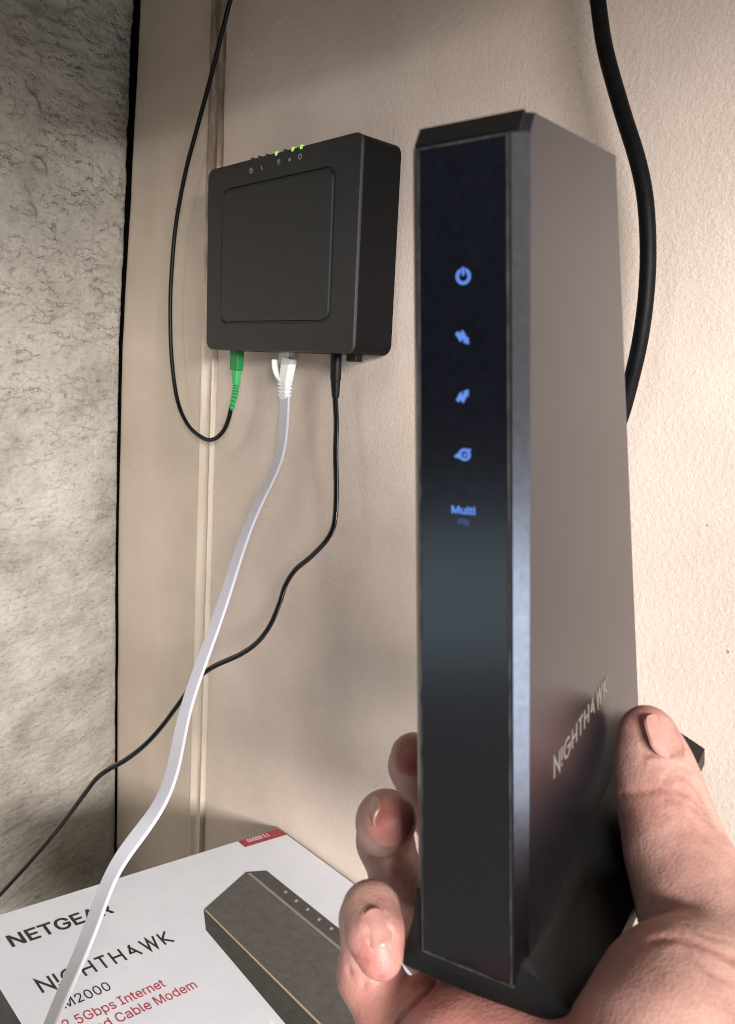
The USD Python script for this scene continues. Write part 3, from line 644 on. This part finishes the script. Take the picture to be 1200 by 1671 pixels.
fold([(600, 1405), (625, 1412), (650, 1402)], .0010, .0010, .6)
fold([(612, 1432), (632, 1428), (655, 1420)], .0003, .0008, .4)
fold([(562, 1585), (590, 1600), (620, 1602)], .0010, .0010, .6)
fold([(568, 1560), (590, 1562)], .0003, .0007, .3)
def nrm(x, y):
    d = np.hypot(pix[:, 0] - x, pix[:, 1] - y); c = np.where(d < 14)[0]; c = c[dep[c] < dep[c].min() + .004]; v = N[c].mean(0); return v / np.linalg.norm(v)
NAILS = [('thumb_nail', surf(1090, 1196), nrm(1090, 1196) * .6 + RIGHT * .5, surf(1066, 1155) - surf(1095, 1235), .0145, .0118, .0026),
         ('finger_nail', surf(612, 1510), nrm(612, 1510), surf(624, 1540) - surf(598, 1475), .0100, .0078, .0018),
         ('finger_nail', surf(598, 1318), nrm(598, 1318) * .4 - RIGHT * .8, -FWD + DOWN * .1, .0105, .0090, .0020)]
disp = np.zeros(len(V)); dark = np.zeros(len(V))
for P, d, w, dk in folds:
    for i in range(0, len(P)):
        pass
    dist = np.full(len(V), 9.0)
    near = np.where(np.linalg.norm(V - P.mean(0), axis=1) < .03)[0]
    dd = np.min(np.linalg.norm(V[near][:, None] - P[None], axis=2), axis=1); dist[near] = dd
    disp -= d * np.exp(-(dist / w) ** 2); dark = np.maximum(dark, dk * np.exp(-(dist / (w * 1.1)) ** 2))
disp += .0005 * (meshkit.fbm(V * 120, 2, 2) - .5) + .00012 * (meshkit.fbm(V * 520, 2, 6) - .5)
for _, c, n, d, L, Wd, cv in NAILS:
    n = n / np.linalg.norm(n); d = d - n * (d @ n); d = d / np.linalg.norm(d); sd = np.cross(d, n)
    q = V - c; x, y, zz = q @ sd / (Wd / 2), q @ d / (L / 2), q @ n
    rho = (np.abs(x) ** 3 + np.abs(y) ** 3) ** (1 / 3); ok = (np.abs(zz) < .008) & (N @ n > .1)
    side = np.clip(1.3 - np.clip(y, 0, None) * 1.1, 0.1, 1)
    disp += np.where(ok, .00062 * side * np.exp(-((rho - 1.13) / .11) ** 2) - .0004 * np.exp(-(rho / .9) ** 6), 0)
    dark = np.maximum(dark, np.where(ok, .55 * side * np.exp(-((rho - 1.0) / .07) ** 2), 0))
skin.vertices = V + N * disp[:, None]
flush = np.zeros(len(V))
for (x, y, r, a) in ((1050, 1165, .009, .5), (635, 1335, .010, .9), (668, 1240, .011, .9), (622, 1562, .009, .75), (700, 1660, .030, .6), (600, 1640, .016, .5), (860, 1690, .03, .55), (1045, 1320, .012, .3)):
    c = surf(x, y); flush = np.maximum(flush, a * np.exp(-(np.linalg.norm(V - c, axis=1) / r) ** 2))
hp = obj('skin', skin, 'skin', hand, smooth=True)
def pv(prim, name, arr):
    UsdGeom.PrimvarsAPI(prim).CreatePrimvar(name, Sdf.ValueTypeNames.FloatArray, 'vertex').Set([float(x) for x in arr])
pv(hp, 'flush', np.clip(flush, 0, 1)); pv(hp, 'fold', np.clip(dark, 0, 1))
def nail(c, n, d, L, Wd, curve, lift=.0004, label=None):  # c centre, n outward, d towards the tip
    n = n / np.linalg.norm(n); d = d - n * (d @ n); d /= np.linalg.norm(d); s = np.cross(d, n)
    nu, nv = 15, 15; top, g = [], np.linspace(-1, 1, nu)
    for v in np.linspace(-1, 1, nv):
        wv = (1 - abs(min(v, 0)) ** 4.0 * .34 - max(v, 0) ** 4 * .22)
        for u in g:
            x = u * wv * Wd / 2; y = v * L / 2 + (.10 * L * (1 - u * u) if v > .6 else 0) * (v - .6) / .4 - .06 * L * (1 - u * u) * max(0, -v)
            h = -curve * (x / (Wd / 2)) ** 2 - .16 * curve * v * v
            top.append(c + s * x + d * y + n * (h + lift))
    T = np.array(top); B = T - n * .0009; o = len(T); I = np.arange(o).reshape(nv, nu)
    q = np.stack([I[:-1, :-1], I[:-1, 1:], I[1:, 1:], I[1:, :-1]], -1).reshape(-1, 4)
    rim = lambda a: np.stack([a[:-1], a[1:], a[1:] + o, a[:-1] + o], 1)
    qs = np.vstack([q, q[:, ::-1] + o, rim(I[:, 0]), rim(I[:, -1])[:, ::-1], rim(I[0])[:, ::-1], rim(I[-1])])
    tm = trimesh.Trimesh(np.vstack([T, B]), np.vstack([qs[:, [0, 1, 2]], qs[:, [0, 2, 3]]]), process=False); trimesh.repair.fix_normals(tm)
    return tm
for nm, c, n, d, L, Wd, cv in NAILS:
    obj(nm, nail(c, n, d, L, Wd, cv, .0001), 'nail', hand, smooth=50)
